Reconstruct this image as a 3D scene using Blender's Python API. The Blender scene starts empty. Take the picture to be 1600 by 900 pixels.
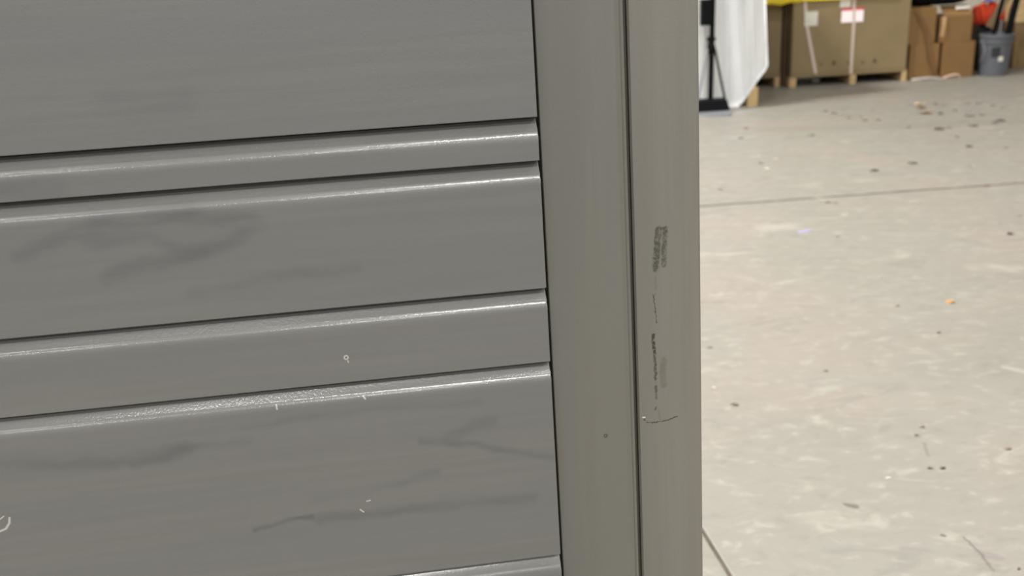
import bpy, bmesh, math, random
from mathutils import Vector, Matrix, Euler

SC = bpy.context.scene
COL = SC.collection
R = math.radians

# ------------------------------------------------------------------ camera
cam_d = bpy.data.cameras.new('camera')
cam_d.sensor_width = 36.0
cam_d.lens = 1450.0 / 1600.0 * 36.0
cam_d.clip_start = 0.05
cam_d.dof.use_dof = True
cam_d.dof.focus_distance = 0.73
cam_d.dof.aperture_fstop = 8.4
cam = bpy.data.objects.new('camera', cam_d)
COL.objects.link(cam)
CAM_H = 1.05
cam.matrix_world = (Matrix.Translation((0, 0, CAM_H)) @ Matrix.Rotation(R(90 - 19.3), 4, 'X')
                    @ Matrix.Rotation(R(-3.5), 4, 'Z'))
SC.camera = cam

# ------------------------------------------------------------------ world, lamps, exposure
SC.view_settings.view_transform = 'Standard'
SC.view_settings.look = 'None'
SC.view_settings.gamma = 1.0
SC.view_settings.use_curve_mapping = False
SC.view_settings.exposure = -0.5

world = bpy.data.worlds.new('daylight')
SC.world = world
world.use_nodes = True
world.node_tree.nodes['Background'].inputs[0].default_value = (0.80, 0.86, 0.95, 1)
world.node_tree.nodes['Background'].inputs[1].default_value = 0.85      # overcast sky beyond the open dock door behind

def ceiling_or_fill_lamp(x, y, power, z=6.3, sx=1.2, sy=0.3, col=(1.0, 0.97, 0.925)):
    l = bpy.data.lights.new('ceiling_or_fill_lamp', 'AREA')
    l.shape = 'RECTANGLE'
    l.size, l.size_y = sx, sy
    l.energy = power
    l.color = col
    o = bpy.data.objects.new('ceiling_or_fill_lamp', l)
    o.location = (x, y, z)
    COL.objects.link(o)
    return o

for lx, ly, pw in ((-7.6, -8.6, 250), (-7.6, -2.2, 250), (-7.6, 4.2, 300), (-3.0, -8.6, 250), (-3.0, -4.2, 110), (-3.0, -0.2, 250),
                   (-2.6, 5.5, 1500), (1.5, -4.6, 520), (0.6, -8.8, 420), (5.2, -8.6, 250), (5.2, -3.0, 250), (5.0, 2.0, 180), (-0.4, 2.4, 240)):  # last one is an added fill lamp that brightens the white sheet
    ceiling_or_fill_lamp(lx, ly, pw)

# ------------------------------------------------------------------ node helpers
class NT:
    def __init__(self, name):
        self.mat = bpy.data.materials.new(name)
        self.mat.use_nodes = True
        self.t = self.mat.node_tree
        self.bsdf = self.t.nodes['Principled BSDF']

    def _set(self, sock, v):
        if isinstance(v, bpy.types.NodeSocket):
            self.t.links.new(v, sock)
        elif v is not None:
            if isinstance(v, (tuple, list)) and len(v) == 3 and sock.type == 'RGBA':
                v = tuple(v) + (1,)
            sock.default_value = v

    def node(self, kind, **props):
        n = self.t.nodes.new(kind)
        for k, v in props.items():
            setattr(n, k, v)
        return n

    def math(self, op, a, b=None, c=None, clamp=False):
        n = self.node('ShaderNodeMath', operation=op, use_clamp=clamp)
        for i, v in enumerate((a, b, c)):
            if v is not None:
                self._set(n.inputs[i], v)
        return n.outputs[0]

    def vmath(self, op, a, b=None, scale=None):
        n = self.node('ShaderNodeVectorMath', operation=op)
        self._set(n.inputs[0], a)
        if b is not None:
            self._set(n.inputs[1], b)
        if scale is not None:
            self._set(n.inputs['Scale'], scale)
        return n.outputs['Value'] if op in ('DOT_PRODUCT', 'LENGTH', 'DISTANCE') else n.outputs[0]

    def coord(self, out='Object', obj=None):
        n = self.node('ShaderNodeTexCoord')
        if obj is not None:
            n.object = obj
        return n.outputs[out]

    def mapping(self, vec, scale=(1, 1, 1), loc=(0, 0, 0), rot=(0, 0, 0)):
        n = self.node('ShaderNodeMapping')
        self._set(n.inputs[0], vec)
        n.inputs['Scale'].default_value = scale
        n.inputs['Location'].default_value = loc
        n.inputs['Rotation'].default_value = rot
        return n.outputs[0]

    def noise(self, vec, scale=5, detail=3, rough=0.55, dist=0.0, w=None):
        n = self.node('ShaderNodeTexNoise')
        if w is not None:
            n.noise_dimensions = '4D'
            self._set(n.inputs['W'], w)
        self._set(n.inputs['Vector'], vec)
        n.inputs['Scale'].default_value = scale
        n.inputs['Detail'].default_value = detail
        n.inputs['Roughness'].default_value = rough
        n.inputs['Distortion'].default_value = dist
        return n.outputs['Fac']

    def remap(self, v, a, b, c=0.0, d=1.0, smooth=True):
        n = self.node('ShaderNodeMapRange')
        if smooth:
            n.interpolation_type = 'SMOOTHSTEP'
        self._set(n.inputs['Value'], v)
        n.inputs['From Min'].default_value = a
        n.inputs['From Max'].default_value = b
        n.inputs['To Min'].default_value = c
        n.inputs['To Max'].default_value = d
        return n.outputs['Result']

    def mix(self, f, a, b, blend='MIX'):
        n = self.node('ShaderNodeMix', data_type='RGBA', blend_type=blend)
        self._set(n.inputs[0], f)
        self._set(n.inputs[6], a)
        self._set(n.inputs[7], b)
        return n.outputs[2]

    def bump(self, h, strength=0.1, dist=0.001, normal=None):
        n = self.node('ShaderNodeBump')
        n.inputs['Strength'].default_value = strength
        n.inputs['Distance'].default_value = dist
        self._set(n.inputs['Height'], h)
        if normal is not None:
            self._set(n.inputs['Normal'], normal)
        return n.outputs[0]

    def segment(self, p, a, b):
        """distance from the point p to the segment a-b"""
        a, b = Vector(a), Vector(b)
        ba = b - a
        pa = self.vmath('SUBTRACT', p, tuple(a))
        h = self.math('MULTIPLY', self.vmath('DOT_PRODUCT', pa, tuple(ba)), 1.0 / max(ba.length_squared, 1e-9), clamp=True)
        n = self.node('ShaderNodeVectorMath', operation='SCALE')
        n.inputs[0].default_value = ba
        self._set(n.inputs['Scale'], h)
        return self.vmath('DISTANCE', pa, n.outputs[0])

    def stroke(self, p, pts, width, soft=0.5):
        """1 on the polyline, 0 beyond its width"""
        d = None
        for a, b in zip(pts[:-1], pts[1:]):
            s = self.segment(p, a, b)
            d = s if d is None else self.math('MINIMUM', d, s)
        return self.remap(d, width * (1 - soft), width, 1.0, 0.0)

    def out(self, color=None, rough=None, normal=None, **kw):
        if color is not None:
            self._set(self.bsdf.inputs['Base Color'], color)
        if rough is not None:
            self._set(self.bsdf.inputs['Roughness'], rough)
        if normal is not None:
            self._set(self.bsdf.inputs['Normal'], normal)
        for k, v in kw.items():
            self._set(self.bsdf.inputs[k], v)
        return self.mat


def lin(r, g, b):
    f = lambda c: (c / 255 / 12.92) if c / 255 <= 0.04045 else ((c / 255 + 0.055) / 1.055) ** 2.4
    return (f(r), f(g), f(b))


def simple(name, rgb, rough=0.6, var=0.12, scale=8, stretch=(1, 1, 1), bump=0.15, bdist=0.002, metallic=0.0, spec=0.5):
    n = NT(name)
    v = n.mapping(n.coord('Object'), stretch)
    rnd = n.node('ShaderNodeObjectInfo').outputs['Random']
    f = n.noise(v, scale, 4, 0.6, w=n.math('MULTIPLY', rnd, 20.0))
    c = lin(*rgb)
    dk = tuple(x * (1 - var) for x in c)
    lt = tuple(min(1, x * (1 + var)) for x in c)
    col = n.mix(n.remap(f, 0.3, 0.7), dk, lt)
    nm = n.bump(n.noise(v, scale * 5, 3), bump, bdist) if bump else None
    n.out(col, rough, nm, Metallic=metallic)
    n.bsdf.inputs['Specular IOR Level'].default_value = spec
    return n.mat

# ------------------------------------------------------------------ mesh helpers
def link(name, bm, mat, parent=None, loc=None, rot=None, smooth=False, label=None):
    me = bpy.data.meshes.new(name)
    bmesh.ops.recalc_face_normals(bm, faces=bm.faces[:])
    bm.to_mesh(me)
    bm.free()
    if mat is not None:
        me.materials.append(mat)
    if smooth:
        for p in me.polygons:
            p.use_smooth = True
    o = bpy.data.objects.new(name, me)
    COL.objects.link(o)
    if parent is not None:
        o.parent = parent
    if loc is not None:
        o.location = loc
    if rot is not None:
        o.rotation_euler = rot
    if label:
        o['label'] = label
    return o

def thing(name, label, cat, loc=(0, 0, 0), rot=(0, 0, 0), group=None):
    o = bpy.data.objects.new(name, None)
    o.empty_display_size = 0.05
    COL.objects.link(o)
    o.location = loc
    o.rotation_euler = rot
    tag(o, label, cat, group)
    return o

def tag(o, label, cat, group=None):
    o['label'] = label
    o['category'] = cat
    if group:
        o['group'] = group
    return o

def struct(o):
    o['kind'] = 'structure'
    return o

def box(bm, x0, x1, y0, y1, z0, z1, bevel=0.0, seg=2):
    vs = [bm.verts.new((x, y, z)) for x in (x0, x1) for y in (y0, y1) for z in (z0, z1)]
    idx = [(0, 1, 3, 2), (4, 6, 7, 5), (0, 4, 5, 1), (2, 3, 7, 6), (0, 2, 6, 4), (1, 5, 7, 3)]
    fs = [bm.faces.new([vs[i] for i in f]) for f in idx]
    if bevel > 0:
        es = list({e for f in fs for e in f.edges})
        bmesh.ops.bevel(bm, geom=es, offset=bevel, segments=seg, profile=0.5, affect='EDGES')
    return bm

def boxbm(*a, **k):
    return box(bmesh.new(), *a, **k)

def tube(bm, p0, p1, r0, r1=None, n=12, caps=True):
    r1 = r0 if r1 is None else r1
    p0, p1 = Vector(p0), Vector(p1)
    d = (p1 - p0).normalized()
    a = d.orthogonal().normalized()
    b = d.cross(a)
    rings = []
    for p, r in ((p0, r0), (p1, r1)):
        rings.append([bm.verts.new(p + (a * math.cos(t) + b * math.sin(t)) * r) for t in [2 * math.pi * i / n for i in range(n)]])
    for i in range(n):
        j = (i + 1) % n
        bm.faces.new((rings[0][i], rings[0][j], rings[1][j], rings[1][i]))
    if caps:
        bm.faces.new(rings[0][::-1])
        bm.faces.new(rings[1])
    return bm

def lathe(bm, prof, n=32):
    rings = []
    for r, z in prof:
        rings.append([bm.verts.new((r * math.cos(2 * math.pi * i / n), r * math.sin(2 * math.pi * i / n), z)) for i in range(n)])
    for k in range(len(rings) - 1):
        for i in range(n):
            j = (i + 1) % n
            bm.faces.new((rings[k][i], rings[k][j], rings[k + 1][j], rings[k + 1][i]))
    bm.faces.new(rings[0][::-1])
    bm.faces.new(rings[-1])
    return bm

def extrude_profile(bm, prof, x0, x1, axis='X'):
    """closed profile of (a, b) pairs swept along an axis: X sweeps (y, z); Z sweeps (x, y)"""
    def P(t, a, b):
        return (t, a, b) if axis == 'X' else (a, b, t)
    A = [bm.verts.new(P(x0, *p)) for p in prof]
    B = [bm.verts.new(P(x1, *p)) for p in prof]
    n = len(prof)
    for i in range(n):
        j = (i + 1) % n
        bm.faces.new((A[i], A[j], B[j], B[i]))
    bm.faces.new(A[::-1])
    bm.faces.new(B)
    return bm

def ribbon(bm, pts, width, thick, side=Vector((0, 0, 1))):
    """a flat band along points"""
    pts = [Vector(p) for p in pts]
    rows = []
    for i, p in enumerate(pts):
        d = (pts[min(i + 1, len(pts) - 1)] - pts[max(i - 1, 0)]).normalized()
        s = side - d * side.dot(d)
        s = s.normalized() * width / 2
        nn = d.cross(s).normalized() * thick / 2
        rows.append([bm.verts.new(q) for q in (p - s - nn, p + s - nn, p + s + nn, p - s + nn)])
    for a, b in zip(rows[:-1], rows[1:]):
        for k in range(4):
            m = (k + 1) % 4
            bm.faces.new((a[k], a[m], b[m], b[k]))
    bm.faces.new(rows[0][::-1])
    bm.faces.new(rows[-1])
    return bm

# ------------------------------------------------------------------ the hall
def concrete():
    n = NT('stained_concrete')
    p = n.coord('Object')
    big = n.noise(n.mapping(p, (0.8, 1.3, 1)), 1.1, 4, 0.6, 0.6)
    mid = n.noise(n.mapping(p, (1.0, 1.9, 1), rot=(0, 0, R(-6))), 5.2, 5, 0.62, 0.9)
    fine = n.noise(n.mapping(p, (1.0, 1.9, 1), loc=(3, 1, 0)), 17, 5, 0.65, 0.5)
    hue = n.noise(n.mapping(p, (1, 1, 1), loc=(9, 4, 0)), 1.6, 3, 0.5, 0.3)
    grit = n.noise(p, 260, 2, 0.6)
    warm, cool = lin(136, 130, 123), lin(130, 129, 122)
    base = n.mix(n.remap(hue, 0.38, 0.62), cool, warm)
    base = n.mix(n.remap(big, 0.40, 0.66), base, lin(129, 126, 119))
    base = n.mix(n.math('MULTIPLY', n.remap(mid, 0.30, 0.46, 1, 0), 0.60), base, lin(115, 114, 108))
    base = n.mix(n.math('MULTIPLY', n.remap(mid, 0.56, 0.72), 0.65), base, lin(158, 156, 148))
    base = n.mix(n.math('MULTIPLY', n.remap(fine, 0.54, 0.72), 0.60), base, lin(157, 155, 147))
    base = n.mix(n.math('MULTIPLY', n.remap(fine, 0.28, 0.45, 1, 0), 0.40), base, lin(113, 111, 105))
    base = n.mix(n.math('MULTIPLY', n.remap(grit, 0.60, 0.75), 0.12), base, lin(103, 100, 95))
    # stains, scrapes and soft pale streaks with a shape of their own
    wob = n.node('ShaderNodeTexNoise')
    wob.inputs['Scale'].default_value = 60
    n._set(wob.inputs['Vector'], p)
    q = n.vmath('ADD', p, n.vmath('SCALE', n.vmath('SUBTRACT', wob.outputs['Color'], (0.5, 0.5, 0.5)), scale=0.012))
    flat = n.vmath('MULTIPLY', q, (1, 1, 0))
    for pts, w, s, k, c in [
            ([(0.636, 1.579, 0), (0.649, 1.571, 0)], 0.0085, 0.35, 0.85, (96, 92, 85)),
            ([(0.815, 1.403, 0), (0.836, 1.388, 0)], 0.016, 0.5, 0.55, (120, 114, 114)),
            ([(0.806, 1.452, 0), (0.812, 1.40, 0), (0.809, 1.352, 0)], 0.004, 0.7, 0.7, (94, 90, 86)),
            ([(0.885, 1.80, 0), (0.872, 1.745, 0)], 0.006, 0.8, 0.6, (107, 104, 98)),
            ([(0.470, 1.508, 0), (0.494, 1.505, 0)], 0.009, 0.6, 0.55, (129, 126, 119)),
            ([(1.59, 2.85, 0), (1.66, 2.75, 0)], 0.018, 0.9, 0.45, (116, 113, 107)),
            ([(1.02, 3.54, 0), (1.12, 3.53, 0)], 0.07, 1.0, 0.35, (172, 171, 162)),
            ([(1.25, 2.15, 0), (1.42, 1.99, 0), (1.50, 1.93, 0)], 0.02, 1.0, 0.35, (172, 171, 162)),
            ([(0.85, 2.10, 0), (0.95, 2.09, 0)], 0.02, 0.9, 0.4, (125, 123, 116)),
            ([(1.60, 5.62, 0), (2.6, 5.45, 0), (3.4, 5.35, 0)], 0.16, 0.95, 0.45, (122, 117, 110))]:
        base = n.mix(n.math('MULTIPLY', n.stroke(flat, pts, w, s), k), base, lin(*c))
    rough = n.remap(mid, 0.3, 0.7, 0.62, 0.42)
    nm = n.bump(fine, 0.12, 0.004)
    return n.out(base, rough, nm)

M_CONC = concrete()
M_JOINT = simple('joint_filler', (88, 79, 67), 0.9, 0.35, 20)
fl = boxbm(-10, 10, -12, 9.6, -0.12, -0.007)
floor = struct(link('floor', fl, M_JOINT))

def jx(m, y):
    return 0.347 - 0.135 * (y - 1.45) + 4.1 * m
def cross(m, k):
    # joint families y = c + .046 x and x = a - .135 y
    c = 3.887 + 4.05 * k
    a = 0.347 + 0.135 * 1.45 + 4.1 * m
    y = (c + 0.046 * a) / (1 + 0.046 * 0.135)
    return Vector((a - 0.135 * y, y))

for m in (-2, -1, 0, 1):
    for k in (-3, -2, -1, 0, 1):
        c0, c1, c2, c3 = cross(m, k), cross(m + 1, k), cross(m + 1, k + 1), cross(m, k + 1)
        if k == 1:                                   # cut where the slab meets the back wall
            c2.y = c3.y = 9.5
        cen = (c0 + c1 + c2 + c3) / 4
        pts = []
        for c in (c0, c1, c2, c3):
            sx = 1 if c.x > cen.x else -1
            sy = 1 if c.y > cen.y else -1
            pts.append(Vector((c.x - sx * 0.0035, c.y - sy * 0.011)))
        bm = bmesh.new()
        lo = [bm.verts.new((q.x, q.y, -0.01)) for q in pts]
        hi = [bm.verts.new((q.x, q.y, 0.0)) for q in pts]
        bm.faces.new(hi)
        bm.faces.new(lo[::-1])
        for i in range(4):
            j = (i + 1) % 4
            bm.faces.new((lo[i], lo[j], hi[j], hi[i]))
        top = [e for e in bm.edges if all(abs(v.co.z) < 1e-6 for v in e.verts)]
        bmesh.ops.bevel(bm, geom=top, offset=0.003, segments=2, profile=0.5, affect='EDGES')
        link('slab', bm, M_CONC, floor)

M_WALL = simple('painted_block', (188, 182, 168), 0.8, 0.05, 3)
M_CEIL = simple('ceiling_deck', (200, 200, 196), 0.8, 0.05, 3)
struct(link('wall_back', boxbm(-10, 10, 9.5, 9.7, -0.12, 7), M_WALL))
struct(link('wall_left', boxbm(-10.2, -10, -12, 9.7, -0.12, 7), M_WALL))
struct(link('wall_right', boxbm(10, 10.2, -12, 9.7, -0.12, 7), M_WALL))
struct(link('ceiling', boxbm(-10.2, 10.2, -12, 9.7, 7, 7.15), M_CEIL))

# ------------------------------------------------------------------ the grey wood panel
PX, PZ = 0.70, 0.802          # panel coordinates: x = u + PX, z = w + PZ
rot = Euler((R(-4.097), R(0.354), R(6.652)), 'YXZ')
O0 = Vector((0.02732, 0.70708, 0.7999))
origin = O0 - rot.to_matrix() @ Vector((PX, 0, PZ))
panel = thing('wooden_panel', 'grey-brown stained wooden panel of chamfered horizontal boards with a scuffed post', 'panel',
              origin, rot)
panel.rotation_mode = 'YXZ'
panel.rotation_euler = rot

def panel_mat(name, grain, tint, marks=None, rough=0.42):
    n = NT(name)
    p = n.coord('Object', panel)
    rnd = n.math('MULTIPLY', n.node('ShaderNodeObjectInfo').outputs['Random'], 37.0)
    streak = n.noise(n.mapping(p, grain), 1.0, 5, 0.6, 0.35, w=rnd)
    wide = n.noise(n.mapping(p, tuple(g * 0.16 for g in grain)), 1.0, 3, 0.5, 0.5, w=rnd)
    speck = n.noise(p, 900, 2, 0.6)
    c = lin(*tint)
    col = n.mix(n.remap(streak, 0.30, 0.70), tuple(x * 0.93 for x in c), tuple(x * 1.06 for x in c))
    col = n.mix(n.remap(wide, 0.35, 0.7), col, (c[0] * 0.93, c[1] * 0.95, c[2] * 0.985))
    col = n.mix(n.math('MULTIPLY', n.remap(speck, 0.4, 0.75), 0.10), col, tuple(x * 1.5 for x in c))
    if marks:
        col = marks(n, p, col)
    h = n.math('ADD', n.noise(p, 520, 3, 0.6), n.math('MULTIPLY', streak, 0.5))
    nm = n.bump(h, 0.16, 0.0008)
    n.out(col, rough, nm)
    n.bsdf.inputs['Specular IOR Level'].default_value = 0.5
    n.bsdf.inputs['Coat Weight'].default_value = 0.65
    n.bsdf.inputs['Coat Roughness'].default_value = 0.16
    n._set(n.bsdf.inputs['Coat Normal'], nm)
    return n.mat

def uw(u, w):
    return ((u / 1000.0) + PX, 0.0, (w / 1000.0) + PZ)

def on_depth(d):
    k = 1 + d / 0.715
    return lambda u, w: uw(-110 + (u + 110) * k, 199 + (w - 199) * k)

def wobble(n, p, scale, amt):
    t = n.node('ShaderNodeTexNoise')
    t.inputs['Scale'].default_value = scale
    t.inputs['Detail'].default_value = 3
    n._set(t.inputs['Vector'], p)
    v = n.vmath('SUBTRACT', t.outputs['Color'], (0.5, 0.5, 0.5))
    return n.vmath('MULTIPLY', n.vmath('ADD', p, n.vmath('SCALE', v, scale=amt)), (1, 0, 1))

def board_marks(n, p, col):
    q = wobble(n, p, 28, 0.012)
    brk = n.remap(n.noise(n.mapping(p, (14, 1, 60)), 1.0, 3), 0.30, 0.62, 0.25, 1.0)
    dark = lin(78, 79, 80)
    for pts, w, soft, k in [
            ([(-393.9, 63.4), (-331, 82.2), (-266.5, 82), (-220.2, 73.6), (-232, 66), (-255.8, 56), (-292.3, 49.5), (-333.2, 43)], 8.0, 1.0, 0.42),
            ([(-331, 82), (-298, 84), (-266, 82)], 14.0, 1.0, 0.25),
            ([(-345, 68), (-300, 70), (-280, 60), (-262, 56)], 6.0, 1.0, 0.28),
            ([(-274.7, 22.7), (-211.7, 28.3), (-150, 31)], 6.0, 1.0, 0.30),
            ([(-438.8, -97), (-400, -102), (-355, -108), (-322, -108), (-297, -106)], 8.0, 1.0, 0.36),
            ([(-340, -114), (-300, -106), (-250, -104)], 5.0, 1.0, 0.28),
            ([(-253.6, -183.1), (-240, -181), (-229.6, -178), (-206, -177)], 2.6, 1.0, 0.60),
            ([(-200, -180), (-150, -181), (-94, -181.5), (-23, -185)], 6.0, 1.0, 0.35),
            ([(-110, -121), (-89, -124), (-57.6, -133.1), (0.5, -148.5)], 4.5, 1.0, 0.40),
            ([(-89, -120), (-70, -112), (-50, -108)], 7.0, 1.0, 0.30),
            ([(-205, -162), (-150, -158), (-100, -150)], 5.0, 1.0, 0.26),
            ([(-250, -92), (-160, -88), (-60, -92)], 4.0, 1.0, 0.20),
            ([(-398, 112), (-380, 112.5), (-360, 113)], 10.0, 1.0, 0.34),
            ([(-310, 170), (-290, 165), (-260, 168)], 14.0, 1.0, 0.18)]:
        s = n.stroke(q, [uw(*t) for t in pts], w * 1.35 / 1000, soft)
        col = n.mix(n.math('MULTIPLY', n.math('MULTIPLY', s, brk), k * 1.4), col, dark)
    # pale chips and nicks
    flat = n.vmath('MULTIPLY', p, (1, 0, 1))
    pale = lin(205, 203, 196)
    for pts, w in [([(-223.7, -75.5), (-223.5, -79)], 0.9), ([(-154.2, -76), (-153, -78)], 1.1), ([(-163.3, -44), (-163, -45.5)], 0.7),
                   ([(-167, -176), (-164.5, -178.5)], 0.9), ([(-161, -169), (-158, -168.6)], 0.8),
                   ([(-452, -158), (-446, -156), (-442.5, -151.5), (-441.5, -147)], 1.3), ([(-450, -148), (-445.5, -145)], 0.8)]:
        col = n.mix(n.math('MULTIPLY', n.stroke(flat, [uw(*t) for t in pts], w / 1000, 0.7), 0.55), col, pale)
    d = n.vmath('DISTANCE', flat, uw(-164.4, -41.2))
    ring = n.remap(n.math('ABSOLUTE', n.math('SUBTRACT', d, 0.0015)), 0.0003, 0.0009, 0.5, 0.0)
    return n.mix(ring, col, pale)

def post_marks(n, p, col):
    uw = on_depth(0.0215)
    flat = n.vmath('MULTIPLY', p, (1, 0, 1))
    q = wobble(n, p, 330, 0.0035)
    blot = n.noise(p, 400, 4, 0.8, 0.4)
    soft = n.noise(p, 170, 3, 0.6)
    grime = lin(32, 30, 24)
    for pts, w, th, k in [
            ([(94.5, 40.5), (93, 30), (92.5, 22), (91.2, 9)], 3.4, 0.47, 0.92),
            ([(100, 41.5), (99.5, 32), (98.4, 24), (98.2, 11)], 2.8, 0.50, 0.80),
            ([(94, 40.6), (99.8, 41.4)], 1.4, 0.40, 0.7),
            ([(88.4, -48.5), (88.2, -54), (88.6, -63)], 2.0, 0.44, 0.95),
            ([(89, -64), (89.1, -72), (89.4, -88)], 1.5, 0.45, 0.85),
            ([(89.5, -94), (89.4, -105)], 1.6, 0.48, 0.7),
            ([(88.8, -113), (88.7, -115.5)], 0.9, 0.4, 0.6)]:
        m = n.math('MULTIPLY', n.stroke(q, [uw(*t) for t in pts], w / 1000, 0.5), n.remap(blot, th - 0.06, th + 0.02))
        col = n.mix(n.math('MULTIPLY', m, k), col, grime)
    for pts, w, k in [([(94.5, 40), (92.6, 22), (91.2, 9)], 4.2, 0.50), ([(99.8, 41), (98.3, 11)], 3.4, 0.45),
                      ([(96.8, -72), (95.2, -82), (96.4, -94)], 4.0, 0.50), ([(91.1, 6), (91.0, -8)], 2.0, 0.30),
                      ([(89, -64), (89.4, -104)], 1.8, 0.30), ([(91.4, -116), (92.4, -125)], 1.6, 0.25)]:
        m = n.math('MULTIPLY', n.stroke(q, [uw(*t) for t in pts], w / 1000, 0.6), n.remap(soft, 0.25, 0.6, 0.4, 1.0))
        col = n.mix(n.math('MULTIPLY', m, k), col, lin(80, 78, 68))
    for pts, w, k in [([(88.5, -13.3), (89.2, -18), (90.2, -23), (90.8, -31), (91.3, -38.5)], 0.62, 0.75),
                      ([(80.5, -126), (86, -127), (91.7, -126.9), (99, -126), (107.5, -123.6)], 0.62, 0.9),
                      ([(91.0, -12), (88.9, -15)], 0.6, 0.4)]:
        col = n.mix(n.math('MULTIPLY', n.stroke(q, [uw(*t) for t in pts], w / 1000, 0.7), k), col, grime)
    for pts, w in [([(77.6, -121.2), (79.2, -121.4)], 0.9)]:
        col = n.mix(n.math('MULTIPLY', n.stroke(flat, [uw(*t) for t in pts], w / 1000, 0.5), 0.8), col, lin(215, 213, 205))
    col = n.mix(n.math('MULTIPLY', n.stroke(flat, [uw(78.6, -122.6), uw(79.2, -124.2)], 0.0009, 0.5), 0.7), col, grime)
    return col

def stile_marks(n, p, col):
    uw = on_depth(0.012)
    flat = n.vmath('MULTIPLY', p, (1, 0, 1))
    d = n.vmath('DISTANCE', flat, uw(44.6, -134.2))
    ring = n.remap(n.math('ABSOLUTE', n.math('SUBTRACT', d, 0.0013)), 0.0003, 0.0009, 0.85, 0.0)
    return n.mix(ring, col, lin(50, 48, 42))

G_H = (5.0, 30.0, 120.0)       # grain along the boards
G_V = (150.0, 30.0, 5.0)       # grain along the uprights
TINT = (102, 102, 99)
M_BOARD = panel_mat('stained_board', G_H, TINT, board_marks)
M_STILE = panel_mat('stained_stile', G_V, (103, 101, 94), stile_marks)
M_POST = panel_mat('stained_post', G_V, (112, 109, 101), post_marks)
M_BACKER = simple('backer_board', (70, 66, 58), 0.8, 0.1, 10)

BEV, DEP, GAP = 0.0155, 0.0102, 0.0012
def plank(w1, w0, name='plank'):
    """one horizontal board: a chamfer along its top edge, a small round below, eased right end"""
    h = w1 - w0
    prof = [(0.0155, 0.0), (0.0155, h - GAP), (DEP, h - GAP), (DEP - 0.0008, h - GAP - 0.0004)]
    prof += [(0.0027, h - BEV + 0.0050)]
    # the round nose between the chamfer and the face
    for a, b in ((0.0018, 0.0038), (0.0010, 0.0022), (0.00045, 0.0005), (0.00012, -0.0014), (0.0, -0.0036)):
        prof.append((a, h - BEV + b))
    prof += [(0.0, 0.0008), (0.0008, 0.0)]
    bm = bmesh.new()
    x0, x1 = -PX - 0.70, 0.0005
    extrude_profile(bm, prof, x0, x1, 'X')
    ends = [e for e in bm.edges if len({round(v.co.x, 6) for v in e.verts}) == 1 and e.verts[0].co.x > -0.1
            and max(v.co.y for v in e.verts) < 0.0103]
    bmesh.ops.bevel(bm, geom=ends, offset=0.0007, segments=2, profile=0.5, affect='EDGES')
    o = link(name, bm, M_BOARD, panel, loc=(PX, 0, PZ + w0))
    for f in o.data.polygons:
        f.use_smooth = abs(f.normal.x) < 0.9
    o.data.set_sharp_from_angle(angle=R(50))
    wn = o.modifiers.new('weighted_normals', 'WEIGHTED_NORMAL')
    wn.weight = 100
    wn.keep_sharp = True
    return o

cuts = [0.345, 0.1372, 0.1036, 0.0004, -0.0626, -0.2420, -0.300, -0.480, -0.545, -0.700]
for a, b in zip(cuts[:-1], cuts[1:]):
    plank(a, b)
# the backer that closes the joints
link('backer', boxbm(-PX - 0.0785, PX + 0.0785, 0.0257, 0.036, 0.09, PZ + 0.345), M_BACKER, panel)

def stile_bm(s):
    """upright between boards and post, its outer edge eased; s = +1 at the scuffed end, -1 at the far one"""
    y0 = 0.0120
    a, b = 0.0040, 0.0746
    prof = [(a, 0.0255), (a, y0 + 0.0006), (a + 0.0006, y0), (b - 0.0085, y0), (b - 0.0045, y0 + 0.0010), (b - 0.0036, y0 + 0.0022),
            (b - 0.0028, y0 + 0.0018), (b - 0.0012, y0 + 0.0024), (b - 0.0002, y0 + 0.0045), (b, y0 + 0.007), (b, 0.0255)]
    if s < 0:
        prof = [(-x - 2 * PX + 0.0, y) for x, y in prof]
    bm = bmesh.new()
    extrude_profile(bm, prof, 0.05, PZ + 0.372, 'Z')
    return bm

def post_bm(s):
    y0 = 0.0215
    a, b = 0.0788, 0.1368
    r = 0.0022
    prof = [(a, 0.056), (a, y0 + 0.0015), (a + 0.0015, y0)]
    for k in range(5):
        t = math.pi / 2 * k / 4
        prof.append((b - r + r * math.sin(t), y0 + r - r * math.cos(t)))
    prof += [(b, 0.056)]
    if s < 0:
        prof = [(-x - 2 * PX, y) for x, y in prof]
    bm = bmesh.new()
    extrude_profile(bm, prof, 0.0008 if s > 0 else -0.0094, PZ + 0.40, 'Z')
    return bm

for s in (1, -1):
    link('stile', stile_bm(s), M_STILE, panel, loc=(PX, 0, 0))
    if s > 0:
        link('post', post_bm(s), M_POST, panel, loc=(PX, 0, 0), label='upright end post with dark scuffs and a curved scratch')
    else:
        link('post', post_bm(s), M_POST, panel, loc=(PX, 0, 0))
link('top_rail', boxbm(-PX - 0.7, 0.0040, 0.012, 0.0255, PZ + 0.347, PZ + 0.372, bevel=0.001), M_STILE, panel, loc=(PX, 0, 0))
link('bottom_rail', boxbm(-PX - 0.7, 0.0040, 0.012, 0.0255, 0.05, PZ - 0.702, bevel=0.001), M_STILE, panel, loc=(PX, 0, 0))
# raking struts at the back that keep the panel standing
for x in (0.25, 1.05):
    bm = bmesh.new()
    lean = math.tan(R(4.097))
    ribbon(bm, [(x - PX + 0.0, 0.040, 0.75), (x - PX, 0.42, -0.42 * lean + 0.022)], 0.04, 0.03, side=Vector((1, 0, 0)))
    link('strut', bm, M_BACKER, panel)

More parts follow.
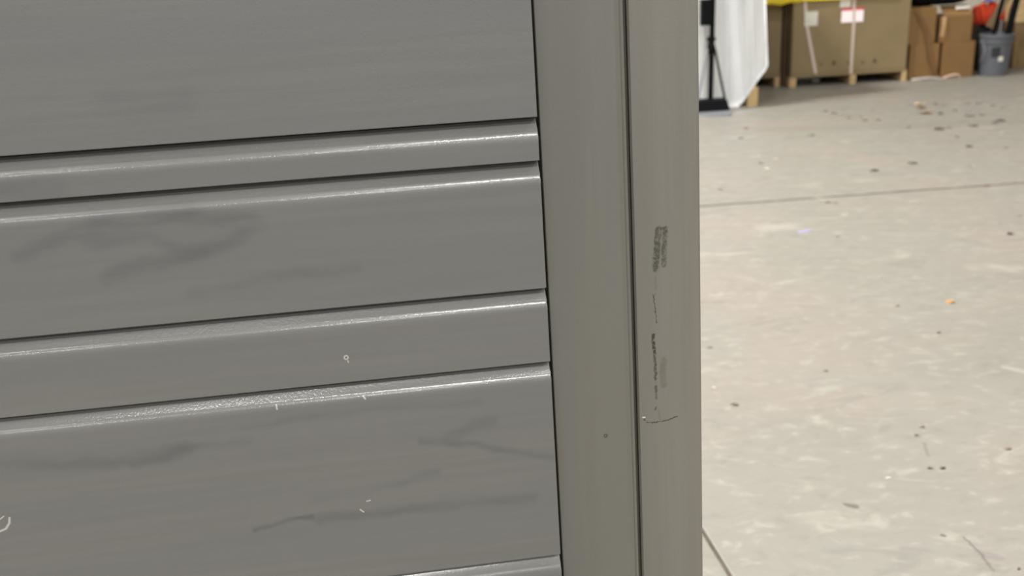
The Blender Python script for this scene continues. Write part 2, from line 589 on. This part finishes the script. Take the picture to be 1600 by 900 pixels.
# ------------------------------------------------------------------ materials of the far things
M_CRATE = simple('drab_cardboard', (128, 112, 81), 0.8, 0.05, 6, bump=0.05)
M_CARD = simple('brown_cardboard', (122, 92, 53), 0.8, 0.07, 6, bump=0.05)
M_CARDL = simple('cut_cardboard', (190, 154, 112), 0.8, 0.07, 6, bump=0.05)
M_PINE = simple('pallet_pine', (182, 156, 114), 0.8, 0.15, 6, (1, 8, 8))
M_OLDWOOD = simple('weathered_wood', (120, 98, 66), 0.85, 0.2, 6, (8, 8, 1))
M_DARKWOOD = simple('dark_wood', (72, 54, 32), 0.85, 0.2, 6, (8, 8, 1))
M_BLACK = simple('black_powder_coat', (9, 11, 13), 0.6, 0.1, 20, bump=0.05, spec=0.1)
M_BLACKCLOTH = simple('black_nylon', (4, 4, 5), 0.85, 0.2, 14, spec=0.15)
M_NAVY = simple('navy_fabric', (12, 13, 22), 0.85, 0.2, 14)
M_STEEL = simple('grey_steel', (140, 142, 150), 0.4, 0.08, 12, metallic=0.3)
M_WHITE = simple('white_film', (243, 246, 248), 0.42, 0.02, 4, bump=0.1, bdist=0.01)
M_YELLOW = simple('yellow_film', (252, 226, 40), 0.4, 0.05, 6, bump=0.1)
M_STRAP = simple('pale_strap', (196, 180, 170), 0.5, 0.05, 10)
M_PAPER = simple('label_paper', (240, 240, 234), 0.7, 0.02, 10)
M_TAGGREY = simple('grey_label', (205, 203, 192), 0.7, 0.04, 10)
M_RED = simple('label_red', (200, 60, 66), 0.7, 0.05, 10)
M_INK = simple('black_print', (62, 54, 38), 0.8, 0.1, 10)
M_PINK = simple('pink_label_paper', (250, 236, 240), 0.7, 0.02, 10)
M_ORANGE = simple('orange_fabric', (214, 68, 34), 0.8, 0.2, 18)
M_BLUE = simple('blue_print', (90, 130, 220), 0.6, 0.15, 12)
M_BUCKET = simple('grey_bucket_plastic', (86, 89, 96), 0.42, 0.05, 10, bump=0.03)
M_BUCKLABEL = simple('dark_label', (28, 32, 34), 0.6, 0.1, 20)
M_TAN = simple('tan_board', (150, 128, 98), 0.8, 0.1, 6, (8, 8, 1))
M_PLASTIC = simple('clear_scrap', (176, 172, 166), 0.3, 0.2, 24)

# ------------------------------------------------------------------ sheet-covered load and stand
load = thing('covered_load', 'load under a white plastic sheet that hangs to the floor behind the black stand', 'load', (1.20, 6.95, 0))
for x in (-0.52, 0.03, 0.565):
    link('pallet_block', boxbm(x - 0.036, x + 0.036, -0.41 if x > 0.5 else -0.30, 0.40, 0.0, 0.132, bevel=0.003), M_PINE, load)
link('body', boxbm(-0.60, 0.53, -0.34, 0.45, 0.132, 1.24, bevel=0.006), M_CRATE, load)

def hanging_sheet():
    bm = bmesh.new()
    nx, nz = 60, 30
    x0 = 0.50
    def hem(x):
        pts = [(0.5, 0.006), (1.60, 0.003), (1.665, 0.003), (1.69, 0.03), (1.79, 0.165), (1.835, 0.228), (1.868, 0.248), (1.872, 0.30)]
        for a, b in zip(pts[:-1], pts[1:]):
            if a[0] <= x <= b[0]:
                return a[1] + (b[1] - a[1]) * (x - a[0]) / (b[0] - a[0])
        return pts[-1][1]
    grid = []
    for k in range(nz + 1):
        t = k / nz
        row = []
        for i in range(nx + 1):
            s = i / nx
            xe = x0 + (1.870 - x0) * s
            zb = hem(xe)
            z = zb + (1.26 - zb) * t
            x = x0 + (1.872 - 0.055 * max(0, (z - 0.25)) - x0) * s
            if i == nx:
                z = max(z, hem(1.868))
            y = 6.575 + 0.008 * math.sin(x * 21 + z * 1.5) + 0.006 * math.sin(x * 47 + z * 3) - 0.03 * (1 - t) ** 3
            y += -0.012 * math.exp(-((x - 1.755 + 0.02 * z) / 0.018) ** 2)
            row.append(bm.verts.new((x, y, z)))
        grid.append(row)
    for k in range(nz):
        for i in range(nx):
            bm.faces.new((grid[k][i], grid[k][i + 1], grid[k + 1][i + 1], grid[k + 1][i]))
    # over the top of the load
    prev = grid[-1]
    for st in range(1, 8):
        row = [bm.verts.new((v.co.x, 6.575 + 0.12 * st, 1.26 + 0.004 * math.sin(v.co.x * 30 + st))) for v in grid[-1]]
        for i in range(nx):
            bm.faces.new((prev[i], prev[i + 1], row[i + 1], row[i]))
        prev = row
    bmesh.ops.solidify(bm, geom=bm.faces[:], thickness=0.002)
    return bm

sh = link('white_sheet', hanging_sheet(), M_WHITE, load, loc=(-1.20, -6.95, 0), smooth=True, label='white plastic sheet with a slanting torn hem')

st = thing('black_stand', 'black upright stand with weighted base, side braces and box on its pole', 'stand', (1.44, 6.418, 0))
bm = bmesh.new()
vs = []
for z, hx, hy in ((0.012, 0.122, 0.072), (0.086, 0.103, 0.058)):
    vs.append([bm.verts.new((sx * hx, sy * hy, z)) for sx, sy in ((-1, -1), (1, -1), (1, 1), (-1, 1))])
for i in range(4):
    j = (i + 1) % 4
    bm.faces.new((vs[0][i], vs[0][j], vs[1][j], vs[1][i]))
bm.faces.new(vs[0][::-1])
bm.faces.new(vs[1])
bmesh.ops.bevel(bm, geom=bm.edges[:], offset=0.006, segments=2, profile=0.5, affect='EDGES')
link('base', bm, M_BLACK, st)
bm = bmesh.new()
ring = [(0.115 * math.copysign(abs(math.cos(t)) ** 0.6, math.cos(t)), -0.08 + 0.14 * math.copysign(abs(math.sin(t)) ** 0.6, math.sin(t)))
        for t in [2 * math.pi * i / 28 for i in range(28)]]
extrude_profile(bm, ring, 0.0, 0.012, 'Z')
link('foot_plate', bm, M_STEEL, st, label='flat grey foot plate')
link('pole', tube(bmesh.new(), (0, 0, 0.08), (0.016, 0, 1.5), 0.018), M_BLACK, st, smooth=False)
bm = bmesh.new()
lathe(bm, [(0.016, 0.385), (0.024, 0.40), (0.029, 0.43), (0.021, 0.472), (0.031, 0.479), (0.031, 0.497), (0.017, 0.505)], 16)
link('collar', bm, M_BLACK, st)
for sx in (-1, 1):
    bm = bmesh.new()
    tube(bm, (sx * 0.022, -0.004, 0.43), (sx * 0.094, -0.02, 0.083), 0.0085, n=8)
    link('brace', bm, M_BLACK if sx > 0 else M_STEEL, st, label=None if sx > 0 else 'grey brace')
bm = boxbm(-0.072, -0.004, -0.03, 0.03, 0.578, 0.744, bevel=0.004)
link('control_box', bm, M_BLACK, st)

# ------------------------------------------------------------------ crates on pallets
def pallet_parts(root, xs, depth, widths, h0=0.074, h1=0.097, x0=0, x1=1, dim=()):
    for x, w in zip(xs, widths):
        link('stringer', boxbm(x - w / 2, x + w / 2, 0.0, depth, 0.0, h0, bevel=0.002), M_PINE, root)
    n = 6
    for k in range(n):
        y = (depth - 0.09) * k / (n - 1)
        link('deck_board', boxbm(x0, x1, y, y + 0.09, h0, h1, bevel=0.002), M_PINE if k else M_CRATE, root)
    for x in dim:
        link('block', boxbm(x - 0.02, x + 0.02, depth * 0.45, depth * 0.6, 0.0, h0, bevel=0.002), M_OLDWOOD, root)

# the large crate: origin at its front left corner
cr = thing('large_crate', 'large drab cardboard crate with straps and white labels on a wooden pallet', 'crate', (2.268, 7.317, 0))
pallet_parts(cr, (0.017, 0.487, 0.888), 0.80, (0.052, 0.046, 0.036), x0=-0.006, x1=0.904, dim=(0.343, 0.705))
link('body', boxbm(0, 0.897, 0.002, 0.79, 0.098, 0.80, bevel=0.004), M_CRATE, cr)
def band(pts, w, mat=M_STRAP):
    bm = bmesh.new()
    ribbon(bm, pts, w, 0.002, side=Vector((1, 0, 0)))
    return link('strap', bm, mat, cr)
band([(0.072, -0.001, 0.80), (0.098, -0.0012, 0.50), (0.192, -0.001, 0.1)], 0.022)
band([(0.450, -0.001, 0.80), (0.466, -0.0012, 0.45), (0.467, -0.001, 0.08)], 0.021)
def lab(x0, x1, z0, z1, mat, name='paper_label', tilt=0.0, y=-0.0035):
    bm = boxbm(-(x1 - x0) / 2, (x1 - x0) / 2, 0, 0.0014, -(z1 - z0) / 2, (z1 - z0) / 2)
    return link(name, bm, mat, cr, loc=((x0 + x1) / 2, y, (z0 + z1) / 2), rot=(0, tilt, 0))
lab(0.086, 0.186, 0.460, 0.566, M_TAGGREY).name = 'strap_label'
lab(0.352, 0.432, 0.583, 0.66, M_TAGGREY, y=-0.001)
lab(0.368, 0.536, 0.470, 0.556, M_PINK, y=-0.001)
lab(0.369, 0.536, 0.556, 0.574, M_RED, 'red_band', y=-0.001)
for mx, mz, s in ((0.231, 0.168, 0.6), (0.330, 0.177, 1.0), (0.444, 0.170, 0.7), (0.555, 0.163, 0.6), (0.648, 0.174, 1.0)):
    bm = bmesh.new()
    prof = [(-0.017 * s, -0.018 * s), (0.017 * s, -0.018 * s), (0.006 * s, 0.004 * s), (0, 0.02 * s), (-0.006 * s, 0.004 * s)]
    A = [bm.verts.new((x, 0, z)) for x, z in prof]
    B = [bm.verts.new((x, 0.001, z)) for x, z in prof]
    bm.faces.new(A); bm.faces.new(B[::-1])
    for i in range(5):
        bm.faces.new((A[i], B[i], B[(i + 1) % 5], A[(i + 1) % 5]))
    link('handling_mark', bm, M_INK, cr, loc=(mx, 0.0012, mz))

c2 = thing('neighbour_crate', 'drab cardboard crate just right of the white sheet, only a strip showing', 'crate', (1.93, 7.42, 0))
pallet_parts(c2, (0.03, 0.262), 0.72, (0.045, 0.042), x0=0.0, x1=0.286)
link('body', boxbm(0.002, 0.284, 0.002, 0.71, 0.098, 0.79, bevel=0.004), M_CRATE, c2)

pp = link('brown_post', boxbm(2.222, 2.256, 7.40, 7.45, 0.0, 0.79, bevel=0.003), M_DARKWOOD)
tag(pp, 'dark brown wooden post standing in the gap between the two drab crates', 'post')

def yellow():
    bm = bmesh.new()
    nx = 44
    xs = [1.935 + (3.05 - 1.935) * i / nx for i in range(nx + 1)]
    rows = []
    prof = [(7.302, None), (7.300, 0.70), (7.303, 0.775), (7.315, 0.81), (7.36, 0.8165), (7.60, 0.8165), (7.85, 0.8165)]
    for k, (y, z) in enumerate(prof):
        row = []
        for x in xs:
            if z is None:
                zz = 0.644 + 0.002 * math.sin(x * 9)
                if x < 2.30:
                    zz -= 0.010 + 0.006 * math.sin(x * 38 + 1)
            else:
                zz = z
            row.append(bm.verts.new((x, y + (0.002 * math.sin(x * 23 + k) if k < 3 else 0), zz + (0.003 * math.sin(x * 19) if k > 2 else 0))))
        rows.append(row)
    for a, b in zip(rows[:-1], rows[1:]):
        for i in range(nx):
            bm.faces.new((a[i], a[i + 1], b[i + 1], b[i]))
    bmesh.ops.solidify(bm, geom=bm.faces[:], thickness=0.002)
    return bm
ys = link('yellow_sheet', yellow(), M_YELLOW, smooth=True)
tag(ys, 'bright yellow sheet laid over the crates, its hem hanging in front', 'sheet')

sc = link('crumpled_scrap', boxbm(2.49, 2.56, 7.50, 7.55, 0.0, 0.045, bevel=0.012), M_PLASTIC)
tag(sc, 'small pale plastic scrap lying under the large crate pallet', 'scrap')

# ------------------------------------------------------------------ four brown boxes
def carton(label, x0, x1, z0, z1, y0, d, yaw=0, flaps=False, group='brown cardboard boxes stacked beside the large crate'):
    w, h = x1 - x0, z1 - z0
    t = thing('cardboard_box', label, 'box', ((x0 + x1) / 2, y0, z0), (0, 0, yaw), group)
    link('body', boxbm(-w / 2, w / 2, 0, d, 0, h, bevel=0.003), M_CARD, t)
    if flaps:
        bm = bmesh.new()
        ribbon(bm, [(-w / 2 + 0.022, -0.004, h - 0.002), (-w / 2 + 0.016, -0.016, h - 0.07), (-w / 2 + 0.010, -0.012, h - 0.15)], 0.032, 0.003, side=Vector((1, 0.2, 0)))
        link('flap', bm, M_CARDL, t, label='pale torn flap hanging down its corner')
        bm = bmesh.new()
        ribbon(bm, [(0.012, 0.002, h), (0.012, 0.05, h + 0.03), (0.012, 0.11, h + 0.072)], w - 0.03, 0.003, side=Vector((1, 0, 0)))
        link('flap', bm, M_CARD, t)
    return t
carton('lower brown cardboard box beside the large crate', 3.198, 3.428, 0.0, 0.268, 7.345, 0.36)
carton('lower brown cardboard box beside the dark bag and bucket', 3.452, 3.698, 0.0, 0.272, 7.335, 0.36)
carton('upper brown cardboard box with a brown cord, next to the large crate', 3.176, 3.385, 0.2685, 0.545, 7.350, 0.34)
carton('upper brown cardboard box with a torn pale flap, next to the orange fabric', 3.420, 3.664, 0.2725, 0.468, 7.345, 0.34, flaps=True)

cd = bmesh.new()
pts = [(3.21, 7.335, 0.535), (3.25, 7.332, 0.46), (3.30, 7.332, 0.36), (3.322, 7.331, 0.27), (3.35, 7.329, 0.14), (3.40, 7.322, 0.045), (3.43, 7.315, 0.006)]
ribbon(cd, pts, 0.016, 0.006, side=Vector((1, 0, 0.2)))
tag(link('rope', cd, simple('brown_cord_mat', (104, 74, 42), 0.8)), 'brown cord hanging down the front of the left brown boxes', 'cord')

def lump(nu, nv, rx, ry, h, seed, flat=0.5, amp=0.12):
    """a soft rumpled body with a flat underside, origin at its base"""
    rnd = random.Random(seed)
    ph = [rnd.uniform(0, 6.28) for _ in range(8)]
    bm = bmesh.new()
    rows = []
    for j in range(nv + 1):
        v = j / nv
        a = math.pi * (v - 0.5)
        row = []
        for i in range(nu):
            t = 2 * math.pi * i / nu
            k = 1 + amp * math.sin(3 * t + ph[0] + 2 * v) + amp * 0.6 * math.sin(5 * t + ph[1] - 5 * v) + amp * 0.5 * math.sin(9 * t + ph[2] + 7 * v)
            ca = max(0.02, math.cos(a)) ** flat
            x = rx * k * ca * math.copysign(abs(math.cos(t)) ** 0.7, math.cos(t))
            y = ry * k * ca * math.copysign(abs(math.sin(t)) ** 0.7, math.sin(t))
            z = max(0.0, h * (0.5 + 0.5 * math.copysign(abs(math.sin(a)) ** 0.8, math.sin(a)))) * (1 + amp * 0.8 * math.sin(2 * t + ph[3]) * v)
            row.append(bm.verts.new((x, y, z)))
        rows.append(row)
    for a, b in zip(rows[:-1], rows[1:]):
        for i in range(nu):
            j = (i + 1) % nu
            bm.faces.new((a[i], a[j], b[j], b[i]))
    bm.faces.new(rows[0][::-1])
    bm.faces.new(rows[-1])
    return bm

bm = lump(40, 12, 0.25, 0.13, 0.24, 4, 0.35, 0.03)
bag = link('black_bag', bm, M_BLACKCLOTH, loc=(3.425, 7.495, 0.5465), smooth=True)
tag(bag, 'black soft bag lying on top of the brown boxes', 'bag')
pa = link('paper_scrap', boxbm(-0.05, 0.05, -0.02, 0.008, 0, 0.018, bevel=0.004), M_PAPER, loc=(3.60, 7.405, 0.512), rot=(0, 0, R(3)))
tag(pa, 'pale folded paper on the edge of the upper box by the orange fabric', 'paper')

def strip(pts, w, mat, label, name='plastic_strip'):
    bm = bmesh.new()
    ribbon(bm, pts, w, 0.002, side=Vector((0.1, 0.5, 1)))
    return tag(link(name, bm, mat), label, 'scrap')
strip([(3.20, 7.28, 0.012), (3.26, 7.275, 0.018), (3.33, 7.272, 0.022), (3.39, 7.275, 0.016), (3.43, 7.27, 0.006)], 0.012, M_PLASTIC,
      'pale curled plastic strip on the floor before the lower left brown box')
strip([(3.44, 7.275, 0.010), (3.48, 7.27, 0.026), (3.52, 7.268, 0.034), (3.555, 7.268, 0.032), (3.575, 7.27, 0.008)], 0.011,
      simple('pink_film', (206, 176, 160), 0.5), 'pinkish looped plastic strip on the floor before the lower right brown box')

# ------------------------------------------------------------------ dark bag, orange fabric, bucket with its poles
nb = link('navy_bag', lump(28, 12, 0.075, 0.10, 0.345, 8, 0.3, 0.05), M_NAVY, loc=(3.935, 7.66, 0), smooth=True)
tag(nb, 'dark navy upright bag between the brown boxes and the grey bucket', 'bag')
ov = link('orange_fabric', lump(48, 20, 0.10, 0.075, 0.155, 15, 0.4, 0.15), M_ORANGE, loc=(3.918, 7.65, 0.36), smooth=True)
tag(ov, 'crumpled orange-red fabric lying on the navy bag', 'fabric')
wb = thing('printed_bag', 'blue and white printed bag on top of the orange fabric', 'bag', (3.935, 7.65, 0.533))
link('body', lump(24, 10, 0.07, 0.05, 0.15, 3, 0.4, 0.05), M_PAPER, wb, smooth=True)
link('blue_print', boxbm(-0.072, -0.008, -0.062, -0.056, 0.012, 0.12, bevel=0.003), M_BLUE, wb)

BX, BY = 3.872, 7.36
bk = thing('plastic_bucket', 'grey plastic bucket with a dark square label holding dark poles', 'bucket', (BX, BY, 0))
bm = bmesh.new()
lathe(bm, [(0.098, 0.0), (0.101, 0.004), (0.114, 0.245), (0.1215, 0.247), (0.123, 0.262), (0.116, 0.265), (0.117, 0.285), (0.125, 0.288), (0.126, 0.312),
           (0.121, 0.316), (0.115, 0.312), (0.109, 0.25), (0.097, 0.02)], 40)
for f in bm.faces:
    f.smooth = True
bk_body = link('body', bm, M_BUCKET, bk)
bk_body.data.set_sharp_from_angle(angle=R(30))
def curved_label(a0, a1, z0, z1, r0, r1, mat, name):
    bm = bmesh.new()
    rows = []
    for k in range(9):
        a = R(a0 + (a1 - a0) * k / 8)
        rows.append([bm.verts.new((r * math.cos(a), r * math.sin(a), z)) for r, z in ((r0 - 0.001, z0), (r1 - 0.001, z1), (r1 + 0.0014, z1), (r0 + 0.0014, z0))])
    for p, q in zip(rows[:-1], rows[1:]):
        for i in range(4):
            j = (i + 1) % 4
            bm.faces.new((p[i], p[j], q[j], q[i]))
    bm.faces.new(rows[0]); bm.faces.new(rows[-1][::-1])
    return link(name, bm, mat, bk)
rad = lambda z: 0.101 + 0.013 * z / 0.245
curved_label(-131, -99, 0.145, 0.222, rad(0.145), rad(0.222), M_BUCKLABEL, 'square_label')
curved_label(-103, -84, 0.115, 0.15, rad(0.115), rad(0.15), M_TAGGREY, 'small_sticker')
bm = bmesh.new()
prev = None
hp = [(-0.126 + 0.0, -0.02, 0.275)] + [(-0.128 + 0.003 * math.sin(t), -0.03 - 0.05 * math.sin(t), 0.275 - 0.16 * t / math.pi * 1.0) for t in [math.pi * k / 8 for k in range(1, 9)]]
for a, b in zip(hp[:-1], hp[1:]):
    tube(bm, a, b, 0.0032, n=6)
link('bail_handle', bm, M_STEEL, bk, label='thin wire handle hanging at the side')

def stick(name, label, cat, p0, p1, w, t, mat, rnd=False):
    bm = bmesh.new()
    if rnd:
        tube(bm, p0, p1, w / 2, n=12)
    else:
        ribbon(bm, [p0, p1], w, t, side=Vector((1, 0, 0)))
    return tag(link(name, bm, mat), label, cat)
stick('leaning_board', 'tan flat board slanting up behind the rim of the grey bucket', 'board', (3.905, 7.555, 0.345), (4.033, 7.545, 0.60), 0.066, 0.012, M_TAN)
stick('black_pole', 'thin black pole sticking up from the middle of the grey bucket', 'pole', (3.80, 7.35, 0.06), (3.965, 7.40, 0.93), 0.032, 0, M_BLACKCLOTH, True)
stick('black_pole', 'thick black pole sticking up from the right rim of the grey bucket', 'pole', (3.915, 7.355, 0.06), (4.055, 7.37, 0.93), 0.052, 0, M_BLACKCLOTH, True)
stick('steel_rod', 'short grey rod standing in the grey bucket between the poles', 'rod', (3.895, 7.40, 0.06), (3.925, 7.41, 0.41), 0.012, 0, M_STEEL, True)
ob = link('orange_cloth', lump(24, 10, 0.05, 0.05, 0.14, 23, 0.4, 0.12), M_ORANGE, loc=(4.18, 7.91, 0.36), smooth=True)
tag(ob, 'small orange cloth seen between the two black poles', 'fabric')
bx = thing('plain_box', 'dim brown box behind the grey bucket', 'box', (3.99, 7.74, 0))
link('body', boxbm(-0.085, 0.25, 0.10, 0.35, 0, 0.36, bevel=0.004), M_DARKWOOD, bx)
tb = thing('tan_carton', 'tan carton at the far end of the row, right of the grey bucket', 'box', (4.336, 7.64, 0))
link('body', boxbm(-0.165, 0.25, 0, 0.18, 0, 0.36, bevel=0.004), M_OLDWOOD, tb)
link('lid', boxbm(-0.170, 0.255, -0.005, 0.185, 0.36, 0.66, bevel=0.004), M_PINE, tb, label='pale upper half')

# ------------------------------------------------------------------ leaves and bits on the floor
def leaf_bm(seed):
    rnd = random.Random(seed)
    bm = bmesh.new()
    n = 11
    cen = bm.verts.new((0.05, 0, 0.10))
    ring = []
    for i in range(n):
        t = 2 * math.pi * i / n
        r = 0.5 * rnd.uniform(0.62, 1.1)
        ring.append(bm.verts.new((r * math.cos(t), r * 0.62 * math.sin(t), 0.03 + 0.20 * rnd.random() * (abs(math.sin(t)) + 0.1))))
    for i in range(n):
        bm.faces.new((cen, ring[i], ring[(i + 1) % n]))
    bmesh.ops.solidify(bm, geom=bm.faces[:], thickness=0.02)
    zmin = min(v.co.z for v in bm.verts)
    for v in bm.verts:
        v.co.z -= zmin
    return bm

LM = {'b': simple('leaf_brown', (128, 112, 96), 0.8, 0.2, 4), 'g': simple('leaf_grey', (140, 133, 120), 0.8, 0.15, 4),
      'd': simple('leaf_dark', (104, 95, 82), 0.8, 0.2, 4), 'o': simple('leaf_tan', (166, 138, 110), 0.8, 0.2, 4),
      'y': simple('leaf_cream', (220, 200, 168), 0.8, 0.1, 4), 'O': simple('leaf_orange', (214, 176, 126), 0.8, 0.2, 4),
      'w': simple('pale_chip', (226, 220, 204), 0.7, 0.06, 4)}
PROTO = {}
for key, m in LM.items():
    PROTO[key] = []
    for v in range(3):
        bm = leaf_bm(ord(key) * 7 + v)
        me = bpy.data.meshes.new('leaf')
        bmesh.ops.recalc_face_normals(bm, faces=bm.faces[:])
        bm.to_mesh(me)
        bm.free()
        me.materials.append(m)
        PROTO[key].append(me)

BITS = [(2.147, 6.151, .038, 'd'), (2.17, 6.058, .038, 'b'), (2.191, 5.863, .041, 'o'), (2.264, 6.159, .025, 'b'), (2.27, 5.858, .024, 'b'),
        (2.249, 5.739, .036, 'b'), (2.424, 6.066, .029, 'b'), (2.322, 5.711, .04, 'b'), (2.797, 6.199, .075, 'y'), (2.74, 6.049, .075, 'o'),
        (2.682, 5.852, .085, 'o'), (2.88, 6.164, .038, 'b'), (2.915, 6.12, .034, 'b'), (2.751, 5.798, .044, 'b'), (2.885, 5.905, .029, 'b'),
        (3.071, 6.112, .046, 'g'), (3.134, 6.085, .038, 'g'), (3.17, 5.982, .033, 'g'), (3.182, 5.893, .029, 'o'), (2.871, 5.673, .063, 'g'),
        (2.947, 5.669, .039, 'g'), (2.944, 5.449, .061, 'd'), (2.888, 5.4, .038, 'd'), (2.52, 5.31, .059, 'd'), (2.585, 5.331, .033, 'd'),
        (2.388, 5.425, .026, 'b'), (2.73, 5.345, .059, 'g'), (2.785, 5.108, .032, 'w'), (2.504, 5.064, .028, 'b'), (2.445, 4.799, .037, 'd'),
        (2.593, 4.714, .026, 'g'), (2.238, 4.354, .028, 'w'), (2.016, 4.497, .051, 'g'), (1.782, 4.384, .046, 'd'), (1.393, 5.406, .034, 'b'),
        (1.8, 5.372, .037, 'b'), (1.424, 4.774, .033, 'w'), (1.305, 4.553, .035, 'w'), (1.322, 4.706, .023, 'g'), (1.503, 5.702, .032, 'o'),
        (0.996, 4.203, .024, 'g'), (1.377, 3.862, .03, 'b'), (1.406, 3.843, .022, 'b'), (2.109, 3.956, .025, 'o'), (1.847, 3.257, .026, 'd'),
        (2.003, 3.487, .02, 'g'), (1.243, 3.356, .019, 'g'), (1.328, 2.623, .039, 'O'), (1.19, 2.396, .016, 'd'), (1.164, 2.618, .016, 'b'),
        (1.169, 2.628, .01, 'w'), (1.216, 2.876, .015, 'w'), (0.497, 2.136, .011, 'w'), (0.526, 2.034, .022, 'g'), (0.802, 2.193, .015, 'g'),
        (0.544, 2.391, .018, 'g'), (0.853, 1.694, .013, 'd'), (0.877, 1.691, .017, 'd'), (1.046, 1.751, .018, 'b'), (0.753, 1.667, .012, 'w'),
        (0.855, 1.351, .009, 'd'), (0.772, 1.46, .011, 'g'), (0.912, 1.871, .016, 'g'), (0.884, 1.832, .014, 'g')]
SPECIAL = {47: ('curled orange leaf alone on the near slab', 'leaf'),
           8: ('cream leaf topmost in the small heap of tan leaves', 'leaf'),
           9: ('tan leaf in the middle of the small leaf heap', 'leaf'),
           10: ('largest tan leaf, lowest of the small leaf heap', 'leaf'),
           44: ('small dark leaf bit on near slab toward the right frame edge', 'leaf'),
           56: ('dark leaf bit, shorter of the two lying in line on the near slab', 'leaf'),
           57: ('dark leaf bit, longer of the two lying in line on the near slab', 'leaf'),
           33: ('dark flat leaf lying just beyond the floor joint', 'leaf'),
           21: ('largest dark leaf curled up on the far slab', 'leaf'),
           43: ('tan leaf bit lying on the edge of the floor joint', 'leaf'),
           52: ('tiny white chip nearest the wooden panel on the near slab', 'chip')}
WORD = {'b': 'brown leaf scrap', 'g': 'grey-brown leaf scrap', 'd': 'dark leaf scrap', 'o': 'tan leaf scrap', 'w': 'pale paper chip', 'y': 'cream leaf scrap',
        'O': 'orange leaf'}
ORD = ['first', 'second', 'third', 'fourth', 'fifth', 'sixth', 'seventh', 'eighth', 'ninth', 'tenth', 'eleventh', 'twelfth', 'thirteenth', 'fourteenth', 'fifteenth']
rnd = random.Random(7)
for i, (x, y, s, c) in enumerate(BITS):
    chip = c == 'w'
    o = bpy.data.objects.new('paper_chip' if chip else 'dry_leaf', PROTO[c][i % 3])
    COL.objects.link(o)
    o.location = (x, y, 0.0)
    k = 1.15 if y > 3.9 else 1.1
    o.scale = (s * k, s * k * (1.3 if y > 3.9 else 1.0), s * k * 0.7)
    o.rotation_euler = (0, 0, rnd.uniform(-0.5, 0.5))
    where = 'far slab beyond the floor joint' if y > 3.9 else 'near slab'
    if i in SPECIAL:
        tag(o, SPECIAL[i][0], SPECIAL[i][1], 'scattered leaves and chips')
    else:
        same = sorted([b for j, b in enumerate(BITS) if b[3] == c and (b[1] > 3.9) == (y > 3.9) and j not in SPECIAL], key=lambda b: b[0] / b[1])
        kth = same.index(BITS[i])
        if len(same) == 1:
            text = 'only small %s on the %s' % (WORD[c], where)
        else:
            text = '%s small %s from the left on the %s' % (ORD[kth] if kth < len(same) - 1 else 'last', WORD[c], where)
        tag(o, text, 'chip' if chip else 'leaf', '%ss on the %s' % (WORD[c], where))

pen = link('lavender_strip', boxbm(-0.03, 0.03, -0.008, 0.008, 0, 0.002), simple('lavender', (150, 144, 186), 0.6), loc=(1.147, 3.45, 0.0), rot=(0, 0, R(24)))
tag(pen, 'small lavender strip lying on the near slab', 'scrap')
